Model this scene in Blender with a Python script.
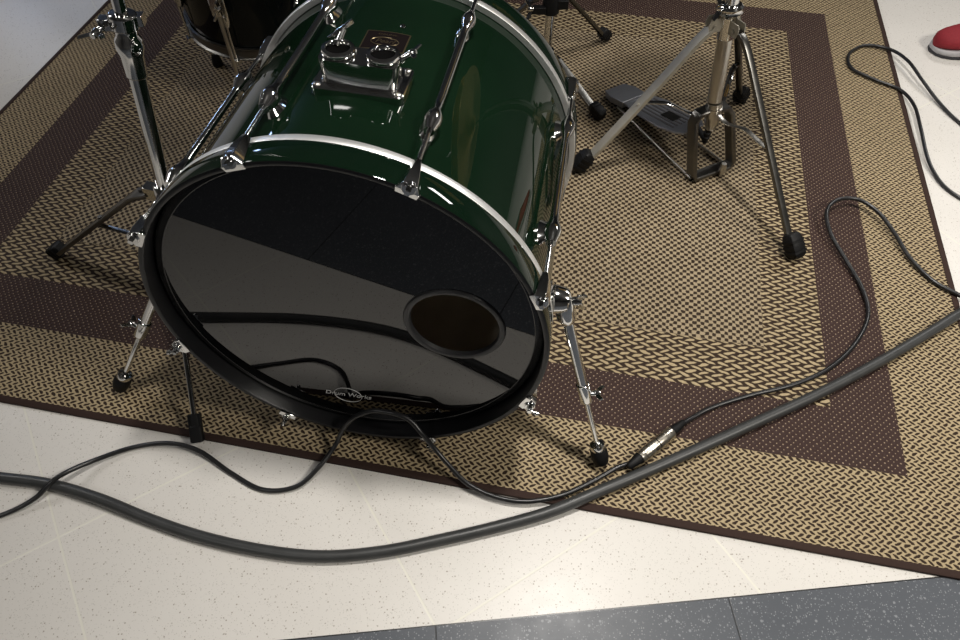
import bpy, bmesh, math, random
from mathutils import Vector, Matrix
random.seed(4)
for o in list(bpy.data.objects): bpy.data.objects.remove(o, do_unlink=True)
SC = bpy.context.scene
COL = SC.collection
PI = math.pi
V = Vector
def R(d): return math.radians(d)

# ---------------------------------------------------------------- camera
cd = bpy.data.cameras.new('camera'); cam = bpy.data.objects.new('camera', cd); COL.objects.link(cam)
cd.sensor_fit = 'HORIZONTAL'; cd.sensor_width = 36; cd.lens = 36*707.3/960; cd.clip_start = .02; cd.clip_end = 60
cam.location = (0, 0, 1.1241); cam.rotation_euler = (R(90-52.97), R(0), R(0))
SC.camera = cam
# ---------------------------------------------------------------- world, lights, exposure
w = bpy.data.worlds.new('world'); SC.world = w; w.use_nodes = True
w.node_tree.nodes['Background'].inputs[0].default_value = (.8, .85, .9, 1)
w.node_tree.nodes['Background'].inputs[1].default_value = .15
def area(name, loc, target, sx, sy, power, color=(1, .97, .92)):
    l = bpy.data.lights.new(name, 'AREA'); l.shape = 'RECTANGLE'; l.size = sx; l.size_y = sy
    l.energy = power; l.color = color
    o = bpy.data.objects.new(name, l); COL.objects.link(o); o.location = loc
    o.rotation_euler = (V(target)-V(loc)).to_track_quat('-Z', 'Y').to_euler()
    return o
sl = bpy.data.lights.new('ceiling_downlight', 'SPOT'); sl.energy = 250; sl.spot_size = R(84); sl.spot_blend = 1; sl.shadow_soft_size = .11; sl.color = (1, .96, .90)
so = bpy.data.objects.new('ceiling_downlight', sl); COL.objects.link(so); so.location = (.38, .92, 2.72)
so.rotation_euler = (V((.85, .50, 0))-V((.38, .92, 2.72))).to_track_quat('-Z', 'Y').to_euler()
area('key_lamp', (2.3, -.3, 2.72), (1.0, .5, 0), .6, .6, 60, (1, .95, .86))
area('rear_fill', (-3.3, 2.6, 2.72), (-2.6, 2.6, 0), .5, 1.2, 36, (1, .98, .97))  # added fill that lifts the white floor at the back left
area('side_lamp', (2.6, 3.2, 2.72), (2.2, 2.6, 0), 1.0, .4, 38, (1, .98, .95))
area('front_fill', (-1.7, -1.0, 2.72), (-1.0, -.2, 0), .6, .4, 9, (1, .98, .95))  # weak added fill to brighten the lower claws from the front
SC.view_settings.view_transform = 'Standard'; SC.view_settings.look = 'None'
SC.view_settings.exposure = 0.0; SC.view_settings.gamma = 1; SC.view_settings.use_curve_mapping = False

# ---------------------------------------------------------------- materials
class NT:
    def __init__(s, name):
        s.m = bpy.data.materials.new(name); s.m.use_nodes = True; s.t = s.m.node_tree
        s.b = s.t.nodes['Principled BSDF']
    def n(s, typ, **kw):
        nd = s.t.nodes.new(typ)
        for k, v in kw.items(): setattr(nd, k, v)
        return nd
    def link(s, a, b): s.t.links.new(a, b)
    def val(s, sock, v):
        if hasattr(v, 'is_output') or isinstance(v, bpy.types.NodeSocket): s.link(v, sock)
        else: sock.default_value = v
    def math(s, op, a, b=0.0, c=None):
        nd = s.n('ShaderNodeMath', operation=op); s.val(nd.inputs[0], a); s.val(nd.inputs[1], b)
        if c is not None: s.val(nd.inputs[2], c)
        return nd.outputs[0]
    def step(s, x, lo, hi):
        nd = s.n('ShaderNodeMapRange', interpolation_type='SMOOTHSTEP'); s.val(nd.inputs[0], x)
        nd.inputs[1].default_value = lo; nd.inputs[2].default_value = hi; return nd.outputs[0]
    def mix(s, f, a, b):
        nd = s.n('ShaderNodeMix', data_type='RGBA'); s.val(nd.inputs[0], f)
        s.val(nd.inputs[6], a if not isinstance(a, tuple) else (*a, 1)); s.val(nd.inputs[7], b if not isinstance(b, tuple) else (*b, 1))
        return nd.outputs[2]
    def noise(s, vec, scale, detail=2):
        nd = s.n('ShaderNodeTexNoise'); nd.inputs['Scale'].default_value = scale; nd.inputs['Detail'].default_value = detail
        if vec is not None: s.link(vec, nd.inputs['Vector'])
        return nd.outputs['Fac']
    def coord(s): return s.n('ShaderNodeTexCoord').outputs['Object']
    def bump(s, h, strength, dist):
        nd = s.n('ShaderNodeBump'); nd.inputs['Strength'].default_value = strength; nd.inputs['Distance'].default_value = dist
        s.link(h, nd.inputs['Height']); s.link(nd.outputs[0], s.b.inputs['Normal'])
def simple(name, col, rough=.5, metal=0.0, spec=.5, coat=0.0, ior=1.5, var=0.0, vscale=30, rvar=0.0):
    n = NT(name); b = n.b
    b.inputs['Base Color'].default_value = (*col, 1); b.inputs['Roughness'].default_value = rough
    b.inputs['Metallic'].default_value = metal; b.inputs['Specular IOR Level'].default_value = spec; b.inputs['IOR'].default_value = ior
    b.inputs['Coat Weight'].default_value = coat; b.inputs['Coat Roughness'].default_value = .02
    c = n.coord(); f = n.noise(c, vscale, 4)
    if var: n.link(n.mix(f, tuple(x*(1-var) for x in col), tuple(min(1, x*(1+var)) for x in col)), b.inputs['Base Color'])
    if rvar: n.link(n.math('MULTIPLY_ADD', f, rvar, rough-rvar/2), b.inputs['Roughness'])
    return n.m
CHROME = simple('chrome', (.70, .70, .69), .10, 1, var=.12, vscale=40, rvar=.08)
OLDCHROME = simple('worn_chrome', (.50, .48, .44), .30, 1, var=.12, vscale=25, rvar=.08)
LEGPLATE = simple('leg_flat_steel', (.48, .45, .38), .5, .6, var=.2, vscale=45, rvar=.1)
DARKSTEEL = simple('dark_steel', (.16, .155, .145), .32, 1, var=.2, vscale=50, rvar=.1)
ALU = simple('flesh_hoop_aluminium', (.9, .9, .89), .42, .85, var=.05, rvar=.08)
GREEN = simple('green_lacquer', (.0034, .0115, .0052), .28, 0, spec=0, coat=1.0, var=.35, vscale=7)
HOOPGREEN = simple('hoop_lacquer', (.0028, .0092, .0046), .25, 0, spec=0, coat=1.0, var=.3, vscale=9)
BLACKWOOD = simple('hoop_black_face', (.006, .006, .007), .35, var=.2)
WOODIN = simple('shell_wood_inside', (.46, .40, .33), .6, var=.3, vscale=14)
HEAD = simple('black_drum_head', (.0008, .0008, .001), .02, ior=1.57)
HEADRING = simple('drum_head_collar', (.006, .006, .007), .22)
RUBBER = simple('black_rubber', (.0045, .0045, .005), .55, spec=.25, var=.2, vscale=90)
PORT = simple('port_ring_rubber', (.03, .03, .032), .38)
CABLE = simple('cable_rubber', (.012, .012, .013), .32, var=.3, vscale=60)
CABLE2 = simple('thick_cable_rubber', (.035, .036, .036), .42, var=.25, vscale=35, rvar=.15)
BLACKLAC = simple('black_lacquer', (.003, .004, .004), .25, spec=0, coat=.6)
GOLD = simple('badge_gold', (.36, .29, .17), .35, 1)
BADGE = simple('badge_black', (.006, .004, .004), .7, spec=.05)
SOCKETSHADE = simple('socket_painted_shade', (.004, .004, .004), .9, spec=0)
PRINT = simple('silver_print', (.62, .62, .62), .5)
PLATE = simple('pedal_plate', (.30, .31, .34), .38, .7, var=.15, vscale=50, rvar=.1)
XLR = simple('connector_nickel', (.62, .58, .50), .28, 1, var=.3, vscale=120, rvar=.15)
RED = simple('red_knit', (.23, .010, .018), .8, var=.2, vscale=200)
SOLE = simple('shoe_sole_grey', (.42, .41, .42), .6)
DARKSOLE = simple('shoe_outsole_black', (.03, .03, .035), .6)
LACE = simple('red_lace', (.28, .01, .015), .8)
SOCK = simple('sock_dark', (.04, .04, .05), .9)
BRASS = simple('cymbal_bronze', (.62, .45, .18), .28, 1, var=.1)
BATTER = simple('coated_batter_head', (.75, .75, .72), .6)
_t = BATTER.node_tree; _tr = _t.nodes.new('ShaderNodeBsdfTranslucent'); _tr.inputs[0].default_value = (.8, .78, .72, 1); _mx = _t.nodes.new('ShaderNodeMixShader'); _mx.inputs[0].default_value = .5
_t.links.new(_t.nodes['Principled BSDF'].outputs[0], _mx.inputs[1]); _t.links.new(_tr.outputs[0], _mx.inputs[2]); _t.links.new(_mx.outputs[0], _t.nodes['Material Output'].inputs[0])
WALL = simple('wall_paint', (.16, .155, .15), .8, var=.05, vscale=2)
DARKWALL = simple('dark_wall_paint', (.05, .05, .05), .7, var=.1, vscale=2)
CEIL = simple('ceiling_paint', (.10, .10, .10), .85, var=.03, vscale=3)

def floor_mat(name, tile, ang, ox, oy, base, base2, spk1, spk2, grout, gw, rough, big=False):
    n = NT(name); c = n.coord()
    sp = n.n('ShaderNodeSeparateXYZ'); n.link(c, sp.inputs[0])
    a = R(ang); X = n.math('SUBTRACT', sp.outputs[0], ox); Y = n.math('SUBTRACT', sp.outputs[1], oy)
    U = n.math('DIVIDE', n.math('ADD', n.math('MULTIPLY', X, math.cos(a)), n.math('MULTIPLY', Y, math.sin(a))), tile)
    W_ = n.math('DIVIDE', n.math('ADD', n.math('MULTIPLY', X, -math.sin(a)), n.math('MULTIPLY', Y, math.cos(a))), tile)
    g = []
    for q in (U, W_):
        fr = n.math('ABSOLUTE', n.math('SUBTRACT', n.math('FRACT', n.math('ADD', q, .5)), .5))
        g.append(n.step(fr, gw/tile*.35, gw/tile*.65))
    lines = n.math('SUBTRACT', 1.0, n.math('MULTIPLY', g[0], g[1]))
    col = n.mix(n.noise(c, 6, 3), base, base2)
    vo = n.n('ShaderNodeTexVoronoi'); vo.inputs['Scale'].default_value = 330 if big else 420; n.link(c, vo.inputs['Vector'])
    hs = n.n('ShaderNodeSeparateColor'); n.link(vo.outputs['Color'], hs.inputs[0])
    near = n.math('SUBTRACT', 1.0, n.step(n.math('ADD', vo.outputs['Distance'], n.math('MULTIPLY', n.noise(c, 500, 2), .35 if big else .0)), .30, .62) if big else n.step(vo.outputs['Distance'], .22, .42))
    m1 = n.math('MULTIPLY', n.step(hs.outputs[0], .52 if big else .70, .86 if big else .78), near)
    col = n.mix(n.math('MULTIPLY', m1, .7), col, spk1)
    vo2 = n.n('ShaderNodeTexVoronoi'); vo2.inputs['Scale'].default_value = 150 if big else 260; n.link(c, vo2.inputs['Vector'])
    hs2 = n.n('ShaderNodeSeparateColor'); n.link(vo2.outputs['Color'], hs2.inputs[0])
    m2 = n.math('MULTIPLY', n.step(hs2.outputs[1], .86, .9), n.math('SUBTRACT', 1.0, n.step(vo2.outputs['Distance'], .2, .4)))
    col = n.mix(n.math('MULTIPLY', m2, .75), col, spk2)
    col = n.mix(lines, col, grout); n.b.inputs['IOR'].default_value = 1.3; n.b.inputs['Specular IOR Level'].default_value = .38
    n.link(col, n.b.inputs['Base Color']); n.b.inputs['Roughness'].default_value = rough
    n.link(n.math('MULTIPLY_ADD', n.noise(c, 30, 3), .12, rough-.06), n.b.inputs['Roughness'])
    n.bump(n.math('MULTIPLY', lines, -1.0), .25, .0008)
    return n.m
TILE = floor_mat('white_speckled_tile', .4503, -148.2, -.6813, .4085, (.63, .605, .57), (.68, .655, .62), (.44, .42, .39), (.25, .21, .17), (.70, .68, .61), .0035, .30)
DARKT = floor_mat('dark_terrazzo', .4503, 5.2, -.067, .2745, (.080, .087, .100), (.100, .108, .122), (.34, .35, .37), (.26, .27, .29), (.035, .037, .04), .0025, .34, True)

# ---------------------------------------------------------------- mesh builder
class MB:
    def __init__(s): s.bm = bmesh.new(); s.mi = 0
    def _face(s, vs):
        try:
            f = s.bm.faces.new(vs); f.material_index = s.mi; return f
        except ValueError: return None
    def rings(s, rings, cap=True, closed=False):
        vr = [[s.bm.verts.new(p) for p in r] for r in rings]
        k = len(vr[0]); n = len(vr)
        for i in range(n if closed else n-1):
            a, b = vr[i], vr[(i+1) % n]
            for j in range(k): s._face([a[j], a[(j+1) % k], b[(j+1) % k], b[j]])
        if cap and not closed:
            s._face(vr[0][::-1]); s._face(vr[-1])
        return s
    def tube(s, pts, r, seg=12, cap=True, closed=False):
        pts = [V(p) for p in pts]; n = len(pts)
        rr = r if isinstance(r, (list, tuple)) else [r]*n
        T = []
        for i in range(n):
            a = pts[i-1] if (i > 0 or closed) else pts[i]; b = pts[(i+1) % n] if (i < n-1 or closed) else pts[i]
            T.append((b-a).normalized())
        u = T[0].orthogonal().normalized(); out = []
        for i in range(n):
            u = (u-T[i]*u.dot(T[i])).normalized(); v = T[i].cross(u)
            out.append([pts[i]+(u*math.cos(2*PI*k/seg)+v*math.sin(2*PI*k/seg))*rr[i] for k in range(seg)])
        return s.rings(out, cap, closed)
    def cyl(s, a, b, r0, r1=None, seg=20): return s.tube([a, b], [r0, r0 if r1 is None else r1], seg)
    def lathe(s, prof, org, axis, seg=32, closed=False):   # prof: (radius, height along axis)
        org = V(org); ax = V(axis).normalized(); u = ax.orthogonal().normalized(); v = ax.cross(u)
        return s.rings([[org+ax*h+(u*math.cos(2*PI*k/seg)+v*math.sin(2*PI*k/seg))*max(r, 1e-5) for k in range(seg)] for r, h in prof], cap=not closed, closed=closed)
    def box(s, c, sx, sy, sz, M=None, taper=1.0):
        M = M or Matrix.Identity(3); c = V(c)
        def q(x, y, z, t=1): return c+M @ V((x*sx/2*t, y*sy/2*t, z*sz/2))
        return s.rings([[q(-1, -1, -1), q(1, -1, -1), q(1, 1, -1), q(-1, 1, -1)], [q(-1, -1, 1, taper), q(1, -1, 1, taper), q(1, 1, 1, taper), q(-1, 1, 1, taper)]])
    def bar(s, pts, wdt, thk, side):                       # flat bar swept along pts, its width along «side»
        pts = [V(p) for p in pts]; out = []; n = len(pts)
        ww = wdt if isinstance(wdt, (list, tuple)) else [wdt]*n
        for i in range(n):
            t = (pts[min(i+1, n-1)]-pts[max(i-1, 0)]).normalized()
            sd = V(side); sd = (sd-t*sd.dot(t)).normalized(); nn = t.cross(sd)
            h = ww[i]/2; k = thk/2
            out.append([pts[i]+sd*h*a+nn*k*b for a, b in ((-1, -.6), (-.85, -1), (.85, -1), (1, -.6), (1, .6), (.85, 1), (-.85, 1), (-1, .6))])
        return s.rings(out)
    def prism(s, poly, org, ex, ey, depth):                # 2d outline extruded along ex x ey
        ex = V(ex).normalized(); ey = V(ey).normalized(); ez = ex.cross(ey); org = V(org)
        return s.rings([[org+ex*x+ey*y+ez*d for x, y in poly] for d in (0, depth)])
    def ell(s, c, rx, ry, rz, M=None, seg=16, rg=9):
        M = M or Matrix.Identity(3); c = V(c)
        return s.rings([[c+M @ V((rx*math.sin(PI*(i+.02)/(rg+.04))*math.cos(2*PI*k/seg), ry*math.sin(PI*(i+.02)/(rg+.04))*math.sin(2*PI*k/seg), -rz*math.cos(PI*i/rg))) for k in range(seg)] for i in range(rg+1)])
    def build(s, name, mats, parent=None, world=True, smooth=38, bevel=0):
        bm = s.bm
        bmesh.ops.recalc_face_normals(bm, faces=bm.faces)
        for f in bm.faces: f.smooth = True
        for e in bm.edges:
            if len(e.link_faces) == 2 and e.calc_face_angle(0) > R(smooth): e.smooth = False
        if parent is not None and world: bm.transform(MATS[parent.name].inverted())
        me = bpy.data.meshes.new(name); bm.to_mesh(me); bm.free()
        for m in (mats if isinstance(mats, (list, tuple)) else [mats]): me.materials.append(m)
        o = bpy.data.objects.new(name, me); COL.objects.link(o)
        if parent is not None: o.parent = parent; MATS[o.name] = MATS[parent.name]
        else: MATS[o.name] = Matrix.Identity(4)
        if bevel:
            b = o.modifiers.new('bevel', 'BEVEL'); b.width = bevel; b.segments = 2; b.limit_method = 'ANGLE'; b.angle_limit = R(40)
        return o
MATS = {}
def thing(name, label, cat, loc=(0, 0, 0), M=None, group=None):
    o = bpy.data.objects.new(name, None); COL.objects.link(o); o.empty_display_size = .05
    m = M if M is not None else Matrix.Translation(V(loc)); o.matrix_world = m; MATS[o.name] = m
    o['label'] = label; o['category'] = cat
    if group: o['group'] = group
    return o
def tag(o, label, cat, group=None):
    o['label'] = label; o['category'] = cat
    if group: o['group'] = group
    return o
def struct(o): o['kind'] = 'structure'; return o
def smoothpath(P, sub=8):
    P = [V(p) for p in P]; out = []
    for i in range(len(P)-1):
        p0 = P[max(i-1, 0)]; p1 = P[i]; p2 = P[i+1]; p3 = P[min(i+2, len(P)-1)]
        for k in range(sub):
            t = k/sub
            out.append(.5*((2*p1)+(p2-p0)*t+(2*p0-5*p1+4*p2-p3)*t*t+(-p0+3*p1-3*p2+p3)*t**3))
    out.append(P[-1]); return out
def text_part(name, body, size, mat, parent, M, extrude=.0002, shear=0.0, label=None, xs=1.0):
    cu = bpy.data.curves.new(name, 'FONT'); cu.body = body; cu.size = size; cu.extrude = extrude; cu.shear = shear
    cu.align_x = 'CENTER'; cu.align_y = 'CENTER'
    tmp = bpy.data.objects.new(name+'_t', cu); COL.objects.link(tmp)
    bpy.context.view_layer.update()
    me = bpy.data.meshes.new_from_object(tmp.evaluated_get(bpy.context.evaluated_depsgraph_get()))
    bpy.data.objects.remove(tmp, do_unlink=True)
    me.transform(M @ Matrix.Diagonal((xs, 1, 1, 1))); me.materials.clear(); me.materials.append(mat)
    o = bpy.data.objects.new(name, me); COL.objects.link(o); o.parent = parent; MATS[o.name] = MATS[parent.name]
    if label: o['label'] = label
    return o
def frame(ex, ey, ez): return Matrix((ex, ey, ez)).transposed()

# ---------------------------------------------------------------- setting
X0, X1, Y0, Y1, ZC = -4.2, 4.2, -3.6, 9.0, 2.9
def edge_y(x): return .275+(x+.06)*(.344-.275)/(.698+.06)
b = MB(); b.prism([(X0, edge_y(X0)), (X1, edge_y(X1)), (X1, Y1), (X0, Y1)], (0, 0, -.05), (1, 0, 0), (0, 1, 0), .05); struct(b.build('floor', TILE))
b = MB(); b.prism([(X0, Y0), (X1, Y0), (X1, edge_y(X1)-.002), (X0, edge_y(X0)-.002)], (0, 0, -.05), (1, 0, 0), (0, 1, 0), .05); struct(b.build('floor', DARKT))
b = MB(); b.prism([(X0, edge_y(X0)-.002), (X1, edge_y(X1)-.002), (X1, edge_y(X1)), (X0, edge_y(X0))], (0, 0, -.05), (1, 0, 0), (0, 1, 0), .0495); struct(b.build('trim_1', BLACKWOOD))
b = MB(); b.box(((X0+X1)/2, (Y0+Y1)/2, ZC+.05), X1-X0, Y1-Y0, .1); struct(b.build('ceiling', CEIL))
b = MB(); b.box((X0-.05, (Y0+Y1)/2, ZC/2), .1, Y1-Y0+.2, ZC); struct(b.build('wall_left', WALL))
b = MB(); b.box((X1+.05, (Y0+Y1)/2, ZC/2), .1, Y1-Y0+.2, ZC); struct(b.build('wall_right', WALL))
b = MB(); b.box(((X0+X1)/2, Y1+.05, ZC/2), X1-X0, .1, ZC); struct(b.build('wall_back', DARKWALL))
b = MB(); b.box(((X0+X1)/2, Y0-.05, ZC/2), X1-X0, .1, ZC); struct(b.build('wall_front', WALL))

WGL = NT('window_daylight'); WGL.b.inputs['Base Color'].default_value = (.02, .02, .02, 1); WGL.b.inputs['Emission Color'].default_value = (.45, .62, 1, 1); WGL.b.inputs['Emission Strength'].default_value = 18
for k, (yw, zw) in enumerate(((6.1, 2.40), (7.35, 2.62))):
    b = MB(); b.box((X0+.012, yw, zw), .012, .62, .42); struct(b.build('window_%d' % (k+1), WGL.m))
    b = MB()
    for dy, dz, sy, sz in ((0, .235, .72, .05), (0, -.235, .72, .05), (.335, 0, .05, .42), (-.335, 0, .05, .42)): b.box((X0+.02, yw+dy, zw+dz), .03, sy, sz)
    struct(b.build('trim_%d' % (k+2), WALL))

# ---------------------------------------------------------------- rug
def rug_mat():
    n = NT('woven_rug'); c = n.coord(); sp = n.n('ShaderNodeSeparateXYZ'); n.link(c, sp.inputs[0])
    # soft wobble keeps the weave from looking ruled
    nz = n.n('ShaderNodeTexNoise'); nz.inputs['Scale'].default_value = 75; nz.inputs['Detail'].default_value = 2; n.link(c, nz.inputs['Vector'])
    nc = n.n('ShaderNodeSeparateColor'); n.link(nz.outputs['Color'], nc.inputs[0])
    wob = n.math('MULTIPLY', n.math('SUBTRACT', n.noise(c, 9, 2), .5), .006)
    u = n.math('ADD', n.math('ADD', sp.outputs[0], wob), n.math('MULTIPLY_ADD', nc.outputs[0], .0075, -.00375))
    v = n.math('ADD', n.math('ADD', sp.outputs[1], wob), n.math('MULTIPLY_ADD', nc.outputs[1], .0060, -.0030))
    RW, RD, w1, w2, w3 = 2.269, 1.8128, .1631, .115, .112
    ws = n.math('MULTIPLY', wob, .35); us = n.math('ADD', sp.outputs[0], ws); vs = n.math('ADD', sp.outputs[1], ws)
    d = n.math('MINIMUM', n.math('MINIMUM', us, n.math('SUBTRACT', RW, us)), n.math('MINIMUM', vs, n.math('SUBTRACT', RD, vs)))
    def lat(p, q, shear=0.0, ph=0.0):
        a = n.math('MULTIPLY', n.math('ADD', n.math('ADD', u, n.math('MULTIPLY', v, shear)), ph), 2*PI/p)
        bb = n.math('MULTIPLY', v, 2*PI/q)
        return n.math('MULTIPLY', n.math('COSINE', a), n.math('COSINE', bb)), a, bb
    def herr(p, q, slant, rx, ry, lo, hi):
        vq = n.math('DIVIDE', v, q); row = n.math('FLOOR', vq); par = n.math('MODULO', n.math('ABSOLUTE', row), 2.0)
        fv = n.math('SUBTRACT', n.math('FRACT', vq), .5)
        sg = n.math('MULTIPLY_ADD', par, -2.0, 1.0)
        x = n.math('ADD', n.math('ADD', n.math('DIVIDE', u, p), n.math('MULTIPLY', par, .5)), n.math('MULTIPLY', n.math('MULTIPLY', fv, slant), sg))
        fx = n.math('SUBTRACT', n.math('FRACT', x), .5)
        e = n.math('SQRT', n.math('ADD', n.math('POWER', n.math('DIVIDE', n.math('ABSOLUTE', fx), rx), 2.0), n.math('POWER', n.math('DIVIDE', n.math('ABSOLUTE', fv), ry), 2.0)))
        return n.step(e, lo, hi)
    # outer tan band: small brown slanting marks, leaning the other way in every second row
    t1 = n.math('SUBTRACT', 1.0, herr(.0128, .0071, .55, .28, .54, .72, 1.15))
    # brown band: brown with pin dots
    f2, a2, b2 = lat(.0115, .0120)
    t2 = n.step(f2, .70, .97)
    # coarse band: fat tan stitches on brown
    t3 = herr(.0245, .0092, .62, .33, .56, .66, 1.05)
    # centre: tan lattice with brown dots
    f4, a4, b4 = lat(.0150, .0155)
    t4 = n.step(f4, -.15, .25)
    tan = (.46, .36, .22); tan2 = (.38, .30, .18); brown = (.085, .048, .038); brd = (.030, .017, .010)
    tanv = n.mix(n.noise(c, 5, 3), tan2, tan)
    c1 = n.mix(t1, tanv, brd); c2 = n.mix(t2, (.046, .026, .022), (.36, .27, .19)); c3 = n.mix(t3, tanv, brd); c4 = n.mix(t4, n.mix(n.noise(c, 5, 3), (.33, .262, .17), (.39, .31, .20)), (.032, .020, .012))
    s1 = n.step(d, w1-.0005, w1+.0005); s2 = n.step(d, w1+w2-.0005, w1+w2+.0005); s3 = n.step(d, w1+w2+w3-.002, w1+w2+w3+.002)
    col = n.mix(s3, n.mix(s2, n.mix(s1, c1, c2), c3), c4)
    def m1(sw, x, y):
        return n.math('ADD', n.math('MULTIPLY', x, n.math('SUBTRACT', 1.0, sw)), n.math('MULTIPLY', y, sw))
    inv = lambda t: n.math('SUBTRACT', 1.0, t)
    h = m1(s3, m1(s2, m1(s1, inv(t1), n.math('MULTIPLY', f2, .5)), inv(t3)), inv(t4))
    # strand grain
    gr = n.noise(c, 700, 2)
    gm = n.n('ShaderNodeMix', data_type='RGBA', blend_type='MULTIPLY'); gm.inputs[0].default_value = 1; n.link(col, gm.inputs[6]); n.link(n.mix(gr, (.62, .62, .62), (1.18, 1.18, 1.18)), gm.inputs[7]); col2 = gm.outputs[2]
    n.link(col2, n.b.inputs['Base Color']); n.b.inputs['Roughness'].default_value = .6; n.b.inputs['Specular IOR Level'].default_value = .15
    n.bump(n.math('ADD', h, n.math('MULTIPLY', gr, .3)), .8, .0022)
    return n.m
RUG = rug_mat(); HEM = simple('rug_hem_tape', (.036, .021, .017), .8, spec=.15, var=.2, vscale=300)
th = R(-11.1126)
# rug origin = its near-left corner, x to the right along the near edge
e1 = V((math.cos(th), math.sin(th), 0)); e2 = V((-math.sin(th), math.cos(th), 0))
near_right = V((.8541, .3188, 0)); RW, RD = 2.269, 1.8128
MR = Matrix.Translation(near_right-e1*RW) @ Matrix.Rotation(th, 4, 'Z')
rug = thing('rug', 'flat woven tan and brown bordered rug lying on the white floor under the drum kit', 'rug', M=MR)
b = MB()
N = 60
hw = .012
b.box((RW/2, RD/2, .003), RW-2*hw, RD-2*hw, .006)
b.build('woven_field', RUG, rug, world=False)
b = MB(); zt = .0072
def hemring(x0, y0, x1, y1, z): return [V((x0, y0, z)), V((x1, y0, z)), V((x1, y1, z)), V((x0, y1, z))]
rg = [hemring(0, 0, RW, RD, 0.0002), hemring(0, 0, RW, RD, zt-.001), hemring(.0015, .0015, RW-.0015, RD-.0015, zt), hemring(hw, hw, RW-hw, RD-hw, zt), hemring(hw, hw, RW-hw, RD-hw, .0002)]
b.rings(rg, closed=True)
b.build('hem', HEM, rug, world=False)
ZR = .006

# ---------------------------------------------------------------- bass drum (local: x right, y to the back, z up, axis at z=.291)
AX = V((-.16239612, -.98527488, .0534875)); SR = V((.9866873, -.16262892, 0)); UP = V((.00869862, .05277544, .99856852))
CF = V((-.19203957, .59186654, .31639052)); HR = .291; LEN = .4985
M3 = frame(SR, -AX, UP)
MD = Matrix.Translation(CF-UP*HR) @ M3.to_4x4()
drum = thing('bass_drum', 'large dark green bass drum with a glossy black front head and chrome hardware', 'drum', M=MD)
AXO = (0, 0, HR); YA = (0, 1, 0)
def dl(ang, r, y):                                   # point at angle from the top (positive = left)
    a = R(ang); return V((-r*math.sin(a), y, HR+r*math.cos(a)))
def dframe(ang):                                     # tangential (to the right at the top), along the shell, radial
    a = R(ang); n = V((-math.sin(a), 0, math.cos(a))); t = V((math.cos(a), 0, math.sin(a))); return t, V((0, 1, 0)), n
b = MB()
b.lathe([(.2795, .030), (.2795, .468)], AXO, YA, 160); 
bm = b.bm; bmesh.ops.delete(bm, geom=[f for f in bm.faces if len(f.verts) > 4], context='FACES_ONLY')
b.mi = 1
b.lathe([(.2715, .032), (.2715, .466)], AXO, YA, 160)
bmesh.ops.delete(bm, geom=[f for f in bm.faces if len(f.verts) > 4], context='FACES_ONLY')
b.mi = 1
for y0, y1 in ((.030, .032), (.468, .466)):
    u = V(YA).orthogonal().normalized(); v = V(YA).cross(u)
    b.rings([[V(AXO)+V((0, y, 0))+(u*math.cos(2*PI*k/160)+v*math.sin(2*PI*k/160))*r for k in range(160)] for r, y in ((.2795, y0), (.2715, y1))], cap=False)
b.build('shell', [GREEN, WOODIN], drum, world=False)
def hoop(name, ys, sgn, mats):
    # rounded wooden ring; outer face lacquered, lip and inside black
    y = lambda t: ys+sgn*t
    b = MB(); b.mi = 0
    b.lathe([(.2905, y(.0400)), (.2910, y(.0390)), (.2910, y(.0022)), (.2903, y(.0007))], AXO, YA, 192)
    bmesh.ops.delete(b.bm, geom=[f for f in b.bm.faces if len(f.verts) > 4], context='FACES_ONLY')
    b.mi = 1
    b.lathe([(.2903, y(.0007)), (.2890, y(0)), (.2848, y(0)), (.2832, y(.0010)), (.2829, y(.003)), (.2829, y(.0400)), (.2905, y(.0400))], AXO, YA, 192)
    bmesh.ops.delete(b.bm, geom=[f for f in b.bm.faces if len(f.verts) > 4], context='FACES_ONLY')
    return b.build(name, mats, drum, world=False)
hoop('front_hoop', 0, 1, [HOOPGREEN, BLACKWOOD]); hoop('rear_hoop', LEN, -1, [HOOPGREEN, BLACKWOOD])
for nm, y0 in (('front_flesh_hoop', .0402), ('rear_flesh_hoop', LEN-.0402-.0125)):
    b = MB(); b.lathe([(.2806, y0), (.2895, y0), (.2902, y0+.0010), (.2902, y0+.0115), (.2895, y0+.0125), (.2806, y0+.0125)], AXO, YA, 192, closed=True)
    b.build(nm, ALU, drum, world=False)
# front head: collar, step ring, taut film with a real port opening
HY = .0240
b = MB()
b.lathe([(.2826, .0420), (.2822, .030), (.2800, .0262), (.2765, .0246), (.2700, .0240), (.2690, .0236), (.2680, .0240)], AXO, YA, 192)
bmesh.ops.delete(b.bm, geom=[f for f in b.bm.faces if len(f.verts) > 4], context='FACES_ONLY')
hd_collar = b
PX, PZ, PR = .154, .013, .0735
b = MB(); K = 192; outer = []; inner = []
for k in range(K):
    a = 2*PI*k/K; q = V((PX+PR*.9*math.cos(a), 0, PZ+PR*.9*math.sin(a)))
    d = V((math.cos(a), 0, math.sin(a)))
    bq = q.dot(d); t = -bq+math.sqrt(bq*bq-(q.dot(q)-.268**2)); o_ = q+d*t
    inner.append(q+V((0, HY, HR))); outer.append(o_+V((0, HY, HR)))
b.rings([outer, inner], cap=False)
head = b.build('front_head', HEAD, drum, world=False)
hd_collar.build('collar', HEADRING, head, world=False)
b = MB()
b.lathe([(PR*.86, HY+.004), (PR*.88, HY-.0022), (PR*.92, HY-.0034), (PR*.975, HY-.0028), (PR, HY-.0003), (PR, HY+.004)], (PX, 0, HR+PZ), YA, 96, closed=True)
b.build('port_ring', PORT, head, world=False)
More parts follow.
